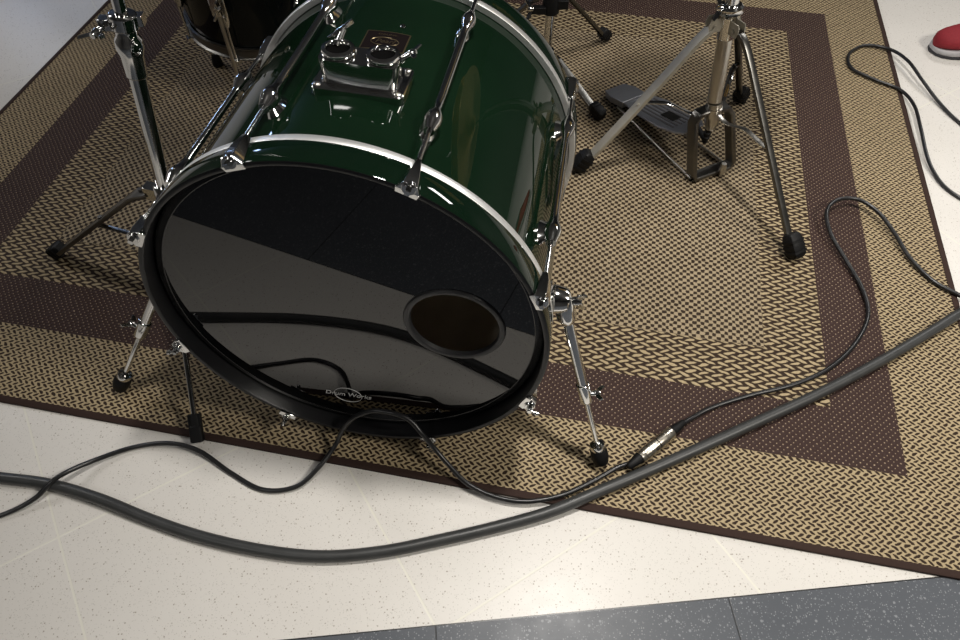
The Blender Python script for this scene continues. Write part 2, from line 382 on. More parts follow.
# printed logo on the head
LM = Matrix.Translation((-.030, HY-.0006, HR-.205)) @ Matrix.Rotation(R(90), 4, 'X')
text_part('printed_logo', 'Drum Works', .0150, PRINT, head, LM, .00015, .25, xs=.95)
b = MB(); b.tube([V((-.030+.0235*math.cos(2*PI*k/64), HY-.0004, HR-.206+.0195*math.sin(2*PI*k/64))) for k in range(64)], .00042, 6, closed=True)
b.build('printed_oval', PRINT, head, world=False)
b = MB(); b.lathe([(.2826, LEN-.042), (.2810, LEN-.028), (.2765, LEN-.0246), (.0001, LEN-.0246)], AXO, YA, 128)
b.build('rear_head', BATTER, drum, world=False)

# tension hardware
ANG = [18, 62, 109, 152, -158, -113.5, -67, -22.5]
def make_line(ang, top):
    t, yv, n = dframe(ang)
    P = lambda x, y, r: V((0, 0, HR))+t*x+yv*y+n*r
    # bridge lug
    RL = .2965
    for (ya, yb) in ((.103, .168), (.396, .331)):
        b = MB(); rings = []
        for k in range(11):
            s_ = k/10; y = ya+(yb-ya)*s_
            wv = .0058+.0068*math.sin(PI*min(1, s_*1.25+.12))**1.0 if s_ < .7 else .0058+.0068*math.sin(PI*.995)*0+.0045*(1-(s_-.7)/.3)
            wv = .0052+.0062*math.exp(-((s_-.36)/.28)**2)
            hh = wv*1.15
            rings.append([P(wv*math.cos(2*PI*j/16), y, RL+hh*math.sin(2*PI*j/16)) for j in range(16)])
        b.rings(rings)
        # flared foot onto the shell
        yc = ya+(yb-ya)*.40; hw_ = .017
        foot = []
        for r_, sx, sy in ((.2792, .0115, .024), (.2815, .0105, .023), (.287, .0085, .019), (.2945, .0075, .016)):
            foot.append([P(sx*math.cos(2*PI*j/16), yc+sy*math.sin(2*PI*j/16), r_) for j in range(16)])
        b.rings(foot)
        lug = b.build('lug', CHROME, drum, world=False)
    b = MB(); b.cyl(P(0, .160, RL), P(0, .339, RL), .0058, seg=16); b.build('lug_tube', CHROME, drum, world=False)
    for end in (0, 1):
        Y = (lambda y: y) if end == 0 else (lambda y: LEN-y)
        b = MB(); b.cyl(P(0, Y(.106), RL), P(0, Y(-.004), RL), .0032, seg=12)
        b.cyl(P(0, Y(-.003), RL), P(0, Y(-.0075), RL), .0068, seg=20)
        b.box(P(0, Y(-.0100), RL), .0062, .0062, .0062, frame(t, yv, n))
        if not top and end == 0:      # T handle
            b.cyl(P(0, Y(-.006), RL+.001), P(0, Y(-.016), RL+.001), .0036, seg=12)
        b.build('tension_rod', CHROME, drum, world=False)
        b = MB()
        # hooked claw: crest over the hoop, then a lip down in front of it
        def quad(y, wd, r0, r1): return [P(-wd, Y(y), r0), P(-wd*.55, Y(y), r1), P(wd*.55, Y(y), r1), P(wd, Y(y), r0)]
        b.rings([quad(.046, .0050, .2925, .3000), quad(.030, .0080, .2915, .3030), (quad(.008, .0125, .2915, .3040)), quad(-.002, .0145, .2912, .3035), quad(-.0045, .0145, .2912, .3025)])
        b.rings([[P(-.0150, Y(-.0006), .2925), P(.0150, Y(-.0006), .2925), P(.0150, Y(-.0046), .2925), P(-.0150, Y(-.0046), .2925)],
                 [P(-.0135, Y(-.0006), .2835), P(.0135, Y(-.0006), .2835), P(.0135, Y(-.0030), .2835), P(-.0135, Y(-.0030), .2835)]])
        b.cyl(P(0, Y(.000), RL), P(0, Y(-.0052), RL), .0088, seg=20)
        b.build('claw', CHROME, drum, world=False, bevel=.0007)
    if not top:                       # wing key on the lower rods
        b = MB()
        b.cyl(P(0, -.0125, RL+.001), P(0, -.0125, RL+.012), .0026, seg=10); b.cyl(P(0, -.0125, RL+.010), P(0, -.0125, RL+.015), .0038, seg=12)
        b.build('wing_key', CHROME, drum, world=False)
for a in ANG: make_line(a, abs(a) < 100)

# wing nut shape used all over
def wing(b, c, axis, span, size=.008):
    axis = V(axis).normalized(); span = V(span); span = (span-axis*span.dot(axis)).normalized(); up = axis.cross(span); c = V(c)
    b.lathe([(size*.75, 0), (size*.8, size*.3), (size*.5, size*1.3), (.0001, size*1.35)], c, axis, 14)
    for q in (-1, 1):
        pts = [c+axis*size*.55+span*q*size*.5, c+axis*size*1.0+span*q*size*1.5, c+axis*size*1.7+span*q*size*2.5]
        b.bar(pts, [size*.9, size*1.15, size*.85], size*.34, axis)

# spurs
def spur(sgn, foot_w):
    inv = MD.inverted(); foot = inv @ V(foot_w)
    ang = -88 if sgn > 0 else 88
    t, yv, n = dframe(ang); P = lambda x, y, r: V((0, 0, HR))+t*x+yv*y+n*r
    yb = .100
    root = P(0, yb, .2795)
    b = MB()
    b.rings([[P(.024*sx*math.cos(2*PI*j/24), yb+.030*sx*math.sin(2*PI*j/24), r) for j in range(24)] for r, sx in ((.2785, 1.0), (.2825, 1.0), (.286, .82))])
    b.lathe([(.021, 0), (.022, .005), (.0205, .012), (.0195, .018), (.017, .024), (.010, .027)], P(0, yb, .284), n, 28)
    bracket = b.build('spur_bracket', CHROME, drum, world=False)
    b = MB(); b.cyl(P(0, yb, .308), P(0, yb, .318), .006, seg=14); wing(b, P(0, yb, .316), n, yv*.3+t, .009); b.build('wing_nut', CHROME, bracket, world=False)
    top = P(0, yb, .300)
    d = (foot-top).normalized(); L = (foot-top).length
    b = MB()
    b.cyl(top-d*.004, top+d*(L*.50), .0082, seg=18)
    b.lathe([(.0135, -.012), (.016, .0), (.015, .030), (.0105, .040)], top, d, 20)
    b.lathe([(.0082, 0), (.0108, .002), (.0108, .034), (.0095, .038), (.006, .038)], top+d*(L*.47), d, 18)
    b.cyl(top+d*(L*.5), foot-d*.018, .0046, seg=14)
    b.lathe([(.005, 0), (.0122, .001), (.0132, .005), (.0122, .011), (.005, .012)], foot-d*.046, d, 18)
    leg = b.build('spur_leg', CHROME, drum, world=False)
    b = MB()
    sd = (V((1, 0, .25))*sgn); sd = (sd-d*sd.dot(d)).normalized()
    c = top+d*(L*.47+.022)
    b.cyl(c+sd*.006, c+sd*.018, .0045, seg=12); wing(b, c+sd*.016, sd, d*.3+V((0, 1, 0)), .007)
    b.build('wing_screw', CHROME, leg, world=False)
    b = MB()
    b.lathe([(.0118, -.036), (.0145, -.030), (.0150, -.016), (.0125, -.004), (.0075, .0)], foot, d, 24)
    b.build('rubber_foot', RUBBER, leg, world=False)
spur(1, (.207, .531, ZR+.009)); spur(-1, (-.66, .680, ZR+.009))

# tom mount
t, yv, n = dframe(-2.2); P = lambda x, y, r: V((0, 0, HR))+t*x+yv*y+n*r
b = MB()
def rrect(hx, hy, r, k=5):
    out = []
    for cx, cy, a0 in ((hx-r, hy-r, 0), (-hx+r, hy-r, 90), (-hx+r, -hy+r, 180), (hx-r, -hy+r, 270)):
        for i in range(k+1): a = R(a0+90*i/k); out.append((cx+r*math.cos(a), cy+r*math.sin(a)))
    return out
YM = .186
b.rings([[P(x, YM+y, r) for x, y in rrect(hx, hy, .008)] for r, hx, hy in ((.2715, .0595, .0355), (.2845, .0595, .0355), (.2860, .058, .034))])
plate = b.build('tom_mount_plate', CHROME, drum, world=False)
b = MB()
b.rings([[P(x, YM-.004+y, r) for x, y in rrect(hx, hy, .010)] for r, hx, hy in ((.2855, .0500, .0215), (.288, .0480, .0200), (.3110, .0500, .0195), (.3170, .0505, .020))])
b.build('tom_mount_block', CHROME, drum, world=False)
for q in (-1, 1):
    b = MB(); c = P(.0285*q, YM-.002, 0)-V((0, 0, 0))
    b.lathe([(.0150, 0), (.0205, .001), (.0215, .004), (.0205, .0075), (.0158, .0085), (.0150, .0075), (.0148, -.004)], P(.0285*q, YM-.002, .3165), n, 28, closed=True)
    b.mi = 1; b.lathe([(.0149, 0), (.0149, .0012)], P(.0285*q, YM-.002, .3172), n, 28)  # solid dark disc, its colour stands in for shade inside an open socket
    b.build('tom_arm_socket', [CHROME, SOCKETSHADE], drum, world=False)
    b = MB(); a0 = P(.046*q, YM+.012, .318)
    if q > 0: b.cyl(P(.044, YM+.006, .310), P(.062, YM+.012, .322), .0045, seg=12); wing(b, P(.060, YM+.011, .321), t+n*.5, yv, .006)
    else: b.cyl(P(-.034, YM+.010, .318), P(-.030, YM+.030, .330), .0040, seg=12); b.bar([P(-.046, YM+.018, .322), P(-.034, YM+.027, .330), P(-.020, YM+.040, .338)], .006, .003, n)
    b.build('mount_wing_screw', CHROME, drum, world=False)
for x, y in ((-.052, -.028), (.052, -.028), (.052, .028), (-.052, .028)):
    b = MB(); b.lathe([(.0042, 0), (.0042, .0012), (.003, .0022), (.0001, .0024)], P(x, YM+y, .2858), n, 14); b.build('mount_screw', OLDCHROME, plate, world=False)

# badge
t, yv, n = dframe(-2.6); P = lambda x, y, r: V((0, 0, HR))+t*x+yv*y+n*r
def arcplate(b, hx, hy, yc, r0, th_, k=10):
    rows = []
    for i in range(k+1):
        a = -2.6-(hx*(2*i/k-1))/r0*180/PI
        rows.append([dl(a, r0, yc-hy), dl(a, r0, yc+hy), dl(a, r0+th_, yc+hy), dl(a, r0+th_, yc-hy)])
    b.rings(rows)
YB = .290
b = MB(); arcplate(b, .0310, .0245, YB, .2792, .0012); badge = b.build('maker_badge', GOLD, drum, world=False)
b = MB(); arcplate(b, .0292, .0227, YB, .2798, .0009); b.build('badge_face', BADGE, badge, world=False)
b = MB(); b.tube([dl(-2.6-.0195*math.cos(2*PI*k/48)/.281*180/PI, .2809, YB-.003+.0100*math.sin(2*PI*k/48)) for k in range(48)], .0006, 6, closed=True); b.build('badge_oval', GOLD, badge, world=False)
BM = Matrix.Translation(P(0, YB-.003, .2806)) @ frame(t, yv, n).to_4x4()
text_part('badge_lettering', 'Pearl', .0130, GOLD, badge, BM, .0003, .3)
BM = Matrix.Translation(P(0, YB+.0150, .2806)) @ frame(t, yv, n).to_4x4()
text_part('badge_small_lettering', 'DRUMS', .0050, GOLD, badge, BM, .0002, 0, xs=1.6)
# air vent grommet behind the badge
b = MB(); b.lathe([(.0045, 0), (.0040, .0015), (.002, .0018), (.0018, -.001)], dl(-5.5, .2796, .335), dframe(-5.5)[2], 16); b.build('air_vent', CHROME, drum, world=False)

# ---------------------------------------------------------------- stand helpers
def rubber_tip(P_, direction, parent, size=1.0, flat=0.0):
    d = V(direction).normalized(); side = d.cross(V((0, 0, 1))).normalized(); up = side.cross(d)
    P_ = V(P_); b = MB()
    M = frame(side, d, up)
    rings = []
    for s_, hw_, hh in ((-.034, .0095, .0085), (-.030, .0125, .0115), (-.008, .0135, .0135), (.006, .0125, .0130), (.011, .009, .009)):
        rings.append([P_+d*s_*size+side*x*size+up*z*size for x, z in rrect(hw_, hh, .004, 2)])
    b.rings(rings)
    for s_ in (-.022, -.012, -.002):
        b.rings([[P_+d*(s_+e)*size+side*x*size+up*z*size for x, z in rrect(.0145, .0140, .004, 2)] for e in (0, .004)])
    return b.build('rubber_foot', RUBBER, parent, bevel=0)

def flat_leg(parent, hub, foot, mat, wdt=.017, bow=.0, name='leg'):
    hub = V(hub); foot = V(foot); d = (foot-hub); side = d.cross(V((0, 0, 1))).normalized()
    k1 = hub+d*.10+V((0, 0, .012+bow)); k2 = hub+d*.2+V((0, 0, .012+bow)); k0 = hub
    pts = [k0, k1, k2, hub+d*.6+V((0, 0, .006)), foot-d.normalized()*.02]
    b = MB(); sp_ = smoothpath(pts, 5)
    up = side.cross(d.normalized())
    # shallow U channel: web and two flanges
    b.bar(sp_, [wdt*.8]+[wdt]*(len(sp_)-1), .0018, side)
    for q in (-1, 1):
        b.bar([p+side*q*wdt*.48-V((0, 0, .0035)) for p in sp_], .008, .0016, up)
    for f_ in (.05, .45): b.cyl(hub+d*f_+V((0, 0, .014)), hub+d*f_+V((0, 0, .001)), .0042, seg=12)
    leg = b.build(name, mat, parent)
    rubber_tip(foot+V((0, 0, .004)), d, leg)
    return leg

# ---------------------------------------------------------------- left cymbal stand
cs = thing('cymbal_stand', 'chrome tripod cymbal stand rising at the left beside the bass drum front hoop', 'stand', (-.545, .92, ZR))
hub = V((-.545, .915, .275)); top1 = V((-.512, .945, .545)); top2 = V((-.455, .985, 1.02))
axd = (top1-hub).normalized()
b = MB(); b.cyl(hub-axd*.15, top1, .0125, seg=28); b.build('base_tube', CHROME, cs)
b = MB(); b.cyl(top1, top2, .0092, seg=24); b.build('upper_tube', CHROME, cs)
b = MB()
b.lathe([(.0127, -.055), (.0150, -.053), (.0165, -.020), (.0200, -.008), (.0190, .004), (.0150, .010), (.0150, .020), (.0200, .021), (.0205, .040), (.0180, .043), (.0085, .044)], top1, axd, 32)
sdv = V((-1, -.15, .1)).normalized()
b.box(top1+axd*.030+V((-.022, -.004, 0)), .022, .016, .018)
b.box(top1+axd*.030+V((.018, .006, 0)), .018, .016, .016)
col_ = b.build('height_clamp', CHROME, cs, bevel=.001)
b = MB(); b.cyl(top1+axd*.026+V((-.028, -.010, 0)), top1+axd*.022+V((-.040, -.014, 0)), .005, seg=12)
wing(b, top1+axd*.022+V((-.034, -.014, 0)), (-.4, -1, .1), (-1, .2, -.2), .0095); b.build('wing_nut', CHROME, col_)
b = MB()
b.lathe([(.0127, -.020), (.0185, -.018), (.0190, .016), (.0160, .020), (.0127, .020)], hub, axd, 28)
for f_ in ((-.895, 1.012), (-.502, .586), (-.22, 1.16)):
    dd = (V((f_[0], f_[1], .275))-hub).normalized(); b.box(hub+dd*.024, .030, .020, .026, frame(dd, V((0, 0, 1)).cross(dd), V((0, 0, 1))))
hb = b.build('leg_collar', CHROME, cs, bevel=.001)
b = MB(); wing(b, hub+V((-.012, -.018, -.004)), (-.5, -.8, -.2), (.6, -.4, .5), .008); b.build('wing_nut', CHROME, hb)
low = hub-axd*.135
b = MB(); b.lathe([(.0127, -.014), (.0170, -.012), (.0170, .012), (.0127, .014)], low, axd, 24); b.build('brace_collar', CHROME, cs)
def cs_leg(f_, mat):
    foot = V((f_[0], f_[1], ZR+.012)); dd = (V((foot.x, foot.y, hub.z))-hub).normalized()
    h = hub+dd*.036+V((0, 0, -.002))
    lg = flat_leg(cs, h, foot, mat, .027)
    mid = h+(foot-h)*.48; b = MB(); side = dd.cross(V((0, 0, 1)))
    b.bar([low+dd*.016, low+(mid-low)*.5+V((0, 0, .006)), mid+V((0, 0, -.005))], .010, .0022, side)
    b.build('brace', OLDCHROME, cs)
cs_leg((-.895, 1.012), DARKSTEEL); cs_leg((-.34, 1.17), DARKSTEEL)
# the third leg is a slim rod ending in a square rubber foot on the rug edge
ft = V((-.493, .577, ZR+.006)); dd = (V((ft.x, ft.y, hub.z))-hub).normalized()
b = MB(); st = hub+dd*.036; b.cyl(st, ft+(st-ft).normalized()*.02, .0048, seg=14); lg = b.build('leg', CHROME, cs)
b = MB(); d = (ft-st).normalized(); side = d.cross(V((0, 0, 1))).normalized(); upv = side.cross(d)
b.rings([[ft+d*s_+side*x+upv*z for x, z in rrect(w_, w_*.8, .003, 2)] for s_, w_ in ((-.046, .005), (-.045, .0075), (-.026, .0080), (-.024, .0105), (.002, .0110), (.004, .009))])
for q in (-1, 1): b.box(ft-d*.034+side*q*.0092, .003, .024, .010, frame(side, d, upv))
b.build('rubber_foot', RUBBER, lg)

# ---------------------------------------------------------------- hi-hat stand
hh = thing('hi_hat_stand', 'worn chrome hi-hat stand with flat legs and a foot pedal on the rug centre', 'stand', (.532, 1.27, ZR))
tb = V((.509, 1.306, .185)); tc = V((.492, 1.320, .368)); tt = V((.462, 1.343, .72))
axh = (tc-tb).normalized()
b = MB(); b.cyl(tb, tc, .0150, seg=32); b.build('lower_tube', OLDCHROME, hh)
b = MB(); b.cyl(tc-axh*.02, tt, .0140, seg=32); b.cyl(tt, tt+V((0, 0, .22)), .0035, seg=10); b.build('upper_tube', CHROME, hh)
b = MB()
b.lathe([(.0140, .028), (.0205, .027), (.0250, .022), (.0235, .017), (.0250, .012), (.0205, .006), (.0175, .002), (.0180, -.040), (.0165, -.042), (.0155, -.042)], tc, axh, 32)
hcol = b.build('leg_collar', CHROME, hh)
b = MB(); wing(b, tc+V((-.020, -.004, .022)), (-1, -.2, .1), (0, .4, 1), .009); b.build('wing_nut', CHROME, hcol)
feet = [V((.231, 1.281, ZR+.012)), V((.662, 1.008, ZR+.012)), V((.668, 1.545, ZR+.012))]
lowc = V((.482, 1.295, .175))
b = MB(); b.lathe([(.0156, -.012), (.0195, -.010), (.0195, .010), (.0156, .012)], V((.512, 1.304, .160)), axh, 28); b.build('brace_collar', OLDCHROME, hh)
for i, ft in enumerate(feet):
    dd = (V((ft.x, ft.y, 0))-V((tc.x, tc.y, 0))).normalized(); side = dd.cross(V((0, 0, 1)))
    h = tc+dd*.028+V((0, 0, -.012))
    b = MB()
    for q in (-1, 1): b.prism([(-.012, -.014), (.014, -.014), (.018, 0), (.014, .013), (-.012, .013)], tc+dd*.024+side*q*.0085+V((0, 0, -.010))-side*.001, dd, V((0, 0, 1)), .002)
    b.cyl(h-side*.012, h+side*.012, .004, seg=12); b.build('leg_bracket', LEGPLATE, hh)
    d = ft-h; up = side.cross(d.normalized())
    if i == 0: pts = [h, h+d*.10+up*.004, h+d*.3+up*.002, h+d*.6, ft-d.normalized()*.02]; wd_ = .024; mt = OLDCHROME
    else: pts = [h, h+d*.07+V((0, 0, .020)), h+d*.16+V((0, 0, .026)), h+d*.35+V((0, 0, .020)), h+d*.7+V((0, 0, .008)), ft-d.normalized()*.02]; wd_ = .0135; mt = DARKSTEEL
    sp_ = smoothpath(pts, 5)
    b = MB(); b.bar(sp_, wd_, .0020, side)
    upv = up if up.z > 0 else -up
    for q in (-1, 1): b.bar([p+side*q*wd_*.48-upv*.0035 for p in sp_], .008, .0016, upv)
    b.cyl(h+d*.52+upv*.004, h+d*.52-upv*.006, .0042, seg=12)
    lg = b.build('leg', mt if i else LEGPLATE, hh)
    rubber_tip(ft+V((0, 0, .008)), d, lg, 1.2)
    c0 = V((.512, 1.304, .160))+dd*.020; m = h+d*.50
    b = MB(); b.bar(smoothpath([c0, c0+dd*.03+V((0, 0, -.002)), c0+(m-c0)*.55+V((0, 0, .006)), m-dd*.02+V((0, 0, -.004)), m-V((0, 0, .004))], 4), .012, .002, side)
    b.build('brace', CHROME if i != 1 else OLDCHROME, hh)
# U shaped base frame, standing on the rug
pv = V((-.46, .888, 0)).normalized()              # from the frame towards the heel
sv = V((.906, .423, 0)).normalized()
A = V((.489, 1.249, ZR+.009)); B = V((.585, 1.294, ZR+.009)); 
TL = V((.464, 1.285, .158)); TR = V((.556, 1.322, .158))
def fb(P_, lo=.009): return P_
b = MB()
loop = smoothpath([A+V((0, 0, .006))+sv*.004, A+sv*.02, B-sv*.02, B+V((0, 0, .006))-sv*.004], 4)
b.bar([TL+sv*.042+V((0,0,.006)), TL+sv*.014+V((0,0,.004)), TL*.9+A*.1+sv*.002, A-sv*.002+V((0, 0, .012)), A+sv*.006+V((0, 0, .001)), B-sv*.006+V((0, 0, .001)), B+sv*.002+V((0, 0, .012)), TR*.9+B*.1-sv*.002, TR-sv*.014+V((0,0,.004)), TR-sv*.042+V((0,0,.006))], .027, .0115, pv)
b.build('base_frame', DARKSTEEL, hh)
b = MB(); cN = (TL+TR)/2
b.lathe([(.0100, -.045), (.0150, -.030), (.0180, -.008), (.0170, .010), (.0160, .022)], V((.513, 1.303, .160)), axh, 24)
b.build('tube_socket', OLDCHROME, hh)
# spring, linkage
b = MB(); rod0 = V((.516, 1.306, .118))
b.cyl(rod0, rod0-V((0, 0, .045)), .0065, seg=14)
for k in range(3): b.lathe([(.0065, 0), (.0085, .002), (.0085, .006), (.0065, .008)], rod0-V((0, 0, .012+.012*k)), (0, 0, 1), 14)
b.build('pull_linkage', RUBBER, hh)
# footboard: from the heel to the linkage
heel = V((.362, 1.560, ZR+.022)); toe = V((.496, 1.335, ZR+.074))
dv = (toe-heel); L = dv.length; dv.normalize(); sv2 = V((0, 0, 1)).cross(dv).normalized(); nv = dv.cross(sv2)
if nv.z < 0: nv = -nv
def fbp(u_, x, z=0): return heel+dv*u_*L+sv2*x+nv*z
def lrect(rows, t_, b):
    b.rings([[fbp(u_, -w_, 0), fbp(u_, w_, 0), fbp(u_, w_, t_), fbp(u_, -w_, t_)] for u_, w_ in rows])
b = MB(); lrect([(.22, .038), (.45, .050), (.76, .053), (.92, .043), (.99, .030)], .005, b); board = b.build('footboard', PLATE, hh, bevel=.001)
b = MB()
for x in (-.030, -.018, -.006, .006, .018, .030):
    b.rings([[fbp(u_, x-.0022, .0048), fbp(u_, x+.0022, .0048), fbp(u_, x+.0022, .0064), fbp(u_, x-.0022, .0064)] for u_ in (.34, .86)])
b.build('grip_ribs', simple('grip_rib', (.12, .115, .12), .5, .4), board)
b = MB(); b.rings([[fbp(u_, -.013, .0062), fbp(u_, .013, .0062), fbp(u_, .013, .0074), fbp(u_, -.013, .0074)] for u_ in (.62, .78)]); b.build('foot_plate_badge', DARKSTEEL, board)
b = MB(); b.rings([[fbp(u_, -w_, -.012), fbp(u_, w_, -.012), fbp(u_, w_, .004), fbp(u_, -w_, .004)] for u_, w_ in ((-.10, .030), (.02, .040), (.20, .038))])
b.cyl(fbp(.245, -.036, .001), fbp(.245, .036, .001), .0045, seg=12)
b.build('heel_plate', PLATE, hh, bevel=.001)
b = MB()
for q in (-1, 1):
    s0 = fbp(.1, .030*q, -.010); e0 = (A if q*sv2.dot(sv) < 0 else B)+V((0, 0, -.001)); s0.z = ZR+.006; e0.z = ZR+.006
    b.cyl(s0, e0, .0032, seg=10)
b.build('base_rods', OLDCHROME, hh)
b = MB(); b.bar([fbp(.97, 0, .004), fbp(1.0, 0, .02), rod0-V((0, 0, .04))], .014, .004, sv2); b.build('footboard_link', RUBBER, hh)
b = MB(); kn = V((.560, 1.262, ZR+.022)); b.cyl(kn, kn+V((0, 0, .018)), .009, .006, 14); b.cyl(kn-V((0, 0, .016)), kn, .004, seg=10)
b.build('spur_knob', OLDCHROME, hh)
# the pair of cymbals sits above the frame of the picture and throws the round shadow
for i, (z, s_) in enumerate(((.80, 1), (.835, -1))):
    o_ = V((.462, 1.343, z)); b = MB()
    b.lathe([(.006, .030*s_*-1), (.020, .029*s_*-1), (.040, .014*s_*-1), (.048, .010*s_*-1), (.178, 0), (.178, .0012), (.048, .0112*s_*-1+.0003), (.006, .032*s_*-1)], o_, (0, 0, 1), 64)
    tag(b.build('hi_hat_cymbal', BRASS), ['lower bronze hi-hat cymbal on the hi-hat stand', 'upper bronze hi-hat cymbal on the hi-hat stand'][i], 'cymbal', None)

# ---------------------------------------------------------------- rear stand (top of the picture, behind the bass drum)
rs = thing('drum_stand', 'chrome tripod stand behind the bass drum, mostly beyond the top edge', 'stand', (.174, 1.66, ZR))
c0 = V((.174, 1.66, 0))
b = MB(); b.cyl(c0+V((0, 0, .03)), c0+V((0, 0, .25)), .0115, seg=24); b.cyl(c0+V((0, 0, .25)), c0+V((0, 0, .62)), .0125, seg=24); b.build('tube', CHROME, rs)
b = MB(); b.lathe([(.012, -.03), (.021, -.028), (.021, .012), (.017, .022), (.0125, .022)], c0+V((0, 0, .215)), (0, 0, 1), 24)
b.box(c0+V((-.03, -.012, .20)), .034, .018, .016); b.box(c0+V((.028, -.006, .212)), .026, .018, .022)
rc = b.build('leg_collar', RUBBER, rs, bevel=.001)
b = MB(); wing(b, c0+V((-.046, -.016, .205)), (-1, -.3, 0), (0, .4, 1), .009); b.build('wing_nut', CHROME, rc)
for f_, hz, hr in (((.353, 1.826), .225, .03), ((.300, 1.474), .075, .02), ((-.06, 1.68), .225, .03)):
    foot = V((f_[0], f_[1], ZR+.014)); dd = (foot-c0); dd.z = 0; dd.normalize()
    flat_leg(rs, c0+dd*hr+V((0, 0, hz)), foot, DARKSTEEL, .018)
b = MB(); b.lathe([(.0118, -.014), (.0175, -.012), (.0175, .012), (.0118, .014)], c0+V((0, 0, .075)), (0, 0, 1), 24); b.build('lower_collar', CHROME, rs)

# ---------------------------------------------------------------- floor tom at the back left
TZ = .160; TC = V((-.525, 1.705, 0)); TR_ = .203
ft_ = thing('floor_tom', 'glossy black floor tom on slim legs behind the bass drum at the back left', 'drum', (TC.x, TC.y, ZR))
b = MB(); b.lathe([(TR_, TZ+.018), (TR_, TZ+.372), (TR_-.007, TZ+.372), (TR_-.007, TZ+.018)], TC, (0, 0, 1), 96, closed=True); b.build('shell', BLACKLAC, ft_)
for nm, z0, s_ in (('lower_hoop', TZ, 1), ('upper_hoop', TZ+.39, -1)):
    b = MB(); b.lathe([(.2055, z0), (.2125, z0), (.2130, z0+.002*s_), (.2085, z0+.005*s_), (.2075, z0+.020*s_), (.2120, z0+.026*s_), (.2120, z0+.028*s_), (.2050, z0+.028*s_)], TC, (0, 0, 1), 96, closed=True); b.build(nm, DARKSTEEL, ft_)
    b = MB(); b.lathe([(.2048, z0+.012*s_), (.2048, z0+.010*s_), (.0001, z0+.010*s_)], TC, (0, 0, 1), 64); b.build('lower_head' if s_ > 0 else 'upper_head', BATTER, ft_)
for k in range(8):
    a = R(-90-58+45*k); n = V((math.cos(a), math.sin(a), 0)); tt_ = V((-n.y, n.x, 0)); F = frame(tt_, n, V((0, 0, 1)))
    for zc in (TZ+.105, TZ+.285): b = MB(); b.ell(TC+n*(TR_+.008)+V((0, 0, zc)), .011, .012, .028, F, 14, 8); b.build('lug', CHROME, ft_)
    for zlo, zhi in ((TZ-.006, TZ+.09), (TZ+.300, TZ+.396)):
        b = MB(); b.cyl(TC+n*(TR_+.013)+V((0, 0, zlo)), TC+n*(TR_+.013)+V((0, 0, zhi)), .003, seg=10)
        zz = zlo+.004 if zlo < TZ else zhi-.004
        b.box(TC+n*(TR_+.013)+V((0, 0, zz)), .018, .014, .010, F); b.build('tension_rod', CHROME, ft_)
for ang, bend in ((-104, 1.0), (178, -1.6), (37, 1.0)):
    a = R(ang); n = V((math.cos(a), math.sin(a), 0)); tt_ = V((-n.y, n.x, 0)); F = frame(tt_, n, V((0, 0, 1)))
    b = MB(); b.box(TC+n*(TR_+.008)+V((0, 0, .30)), .034, .018, .060, F); b.box(TC+n*(TR_+.022)+V((0, 0, .30)), .022, .020, .044, F)
    br = b.build('leg_bracket', CHROME, ft_, bevel=.002)
    b = MB(); wing(b, TC+n*(TR_+.030)+V((0, 0, .30))+tt_*.010, n, tt_*.4+V((0, 0, 1)), .010); b.build('wing_nut', CHROME, br)
    b = MB(); top_ = TC+n*(TR_+.024)
    b.tube(smoothpath([top_+V((0, 0, .42)), top_+V((0, 0, .28)), top_+V((0, 0, .14)), top_+n*.012*bend+V((0, 0, .08)), top_+n*.024*bend+V((0, 0, .028))], 5), .0045, 12)
    lg = b.build('leg', OLDCHROME, ft_)
    b = MB(); b.lathe([(.0135, ZR), (.0145, ZR+.004), (.012, ZR+.022), (.009, ZR+.034)], (top_.x+n.x*.025*bend, top_.y+n.y*.025*bend, 0), (0, 0, 1), 18); b.build('rubber_foot', RUBBER, lg)

# ---------------------------------------------------------------- cables
THICK = [(-0.918, 0.52, 0.0095), (-0.811, 0.507, 0.0095), (-0.722, 0.495, 0.0095), (-0.629, 0.468, 0.012), (-0.537, 0.434, 0.0095), (-0.449, 0.406, 0.0095), (-0.348, 0.384, 0.0095), (-0.252, 0.374, 0.0095), (-0.158, 0.381, 0.0095), (-0.064, 0.4, 0.0095), (0.033, 0.423, 0.0105), (0.115, 0.446, 0.0135), (0.199, 0.48, 0.0172), (0.288, 0.518, 0.0172), (0.38, 0.559, 0.0172), (0.496, 0.612, 0.0172), (0.619, 0.669, 0.0172), (0.75, 0.737, 0.0172), (0.871, 0.806, 0.0172), (0.948, 0.852, 0.0168), (1.084, 0.929, 0.0105), (1.5, 1.13, .0095)]
THICK = [(-1.5, .56, .0095)]+THICK
b = MB(); b.tube(smoothpath(THICK, 8), .0097, 16)
tag(b.build('thick_cable', CABLE2), 'thickest dark grey cable sweeping across the floor and the rug corner', 'cable')
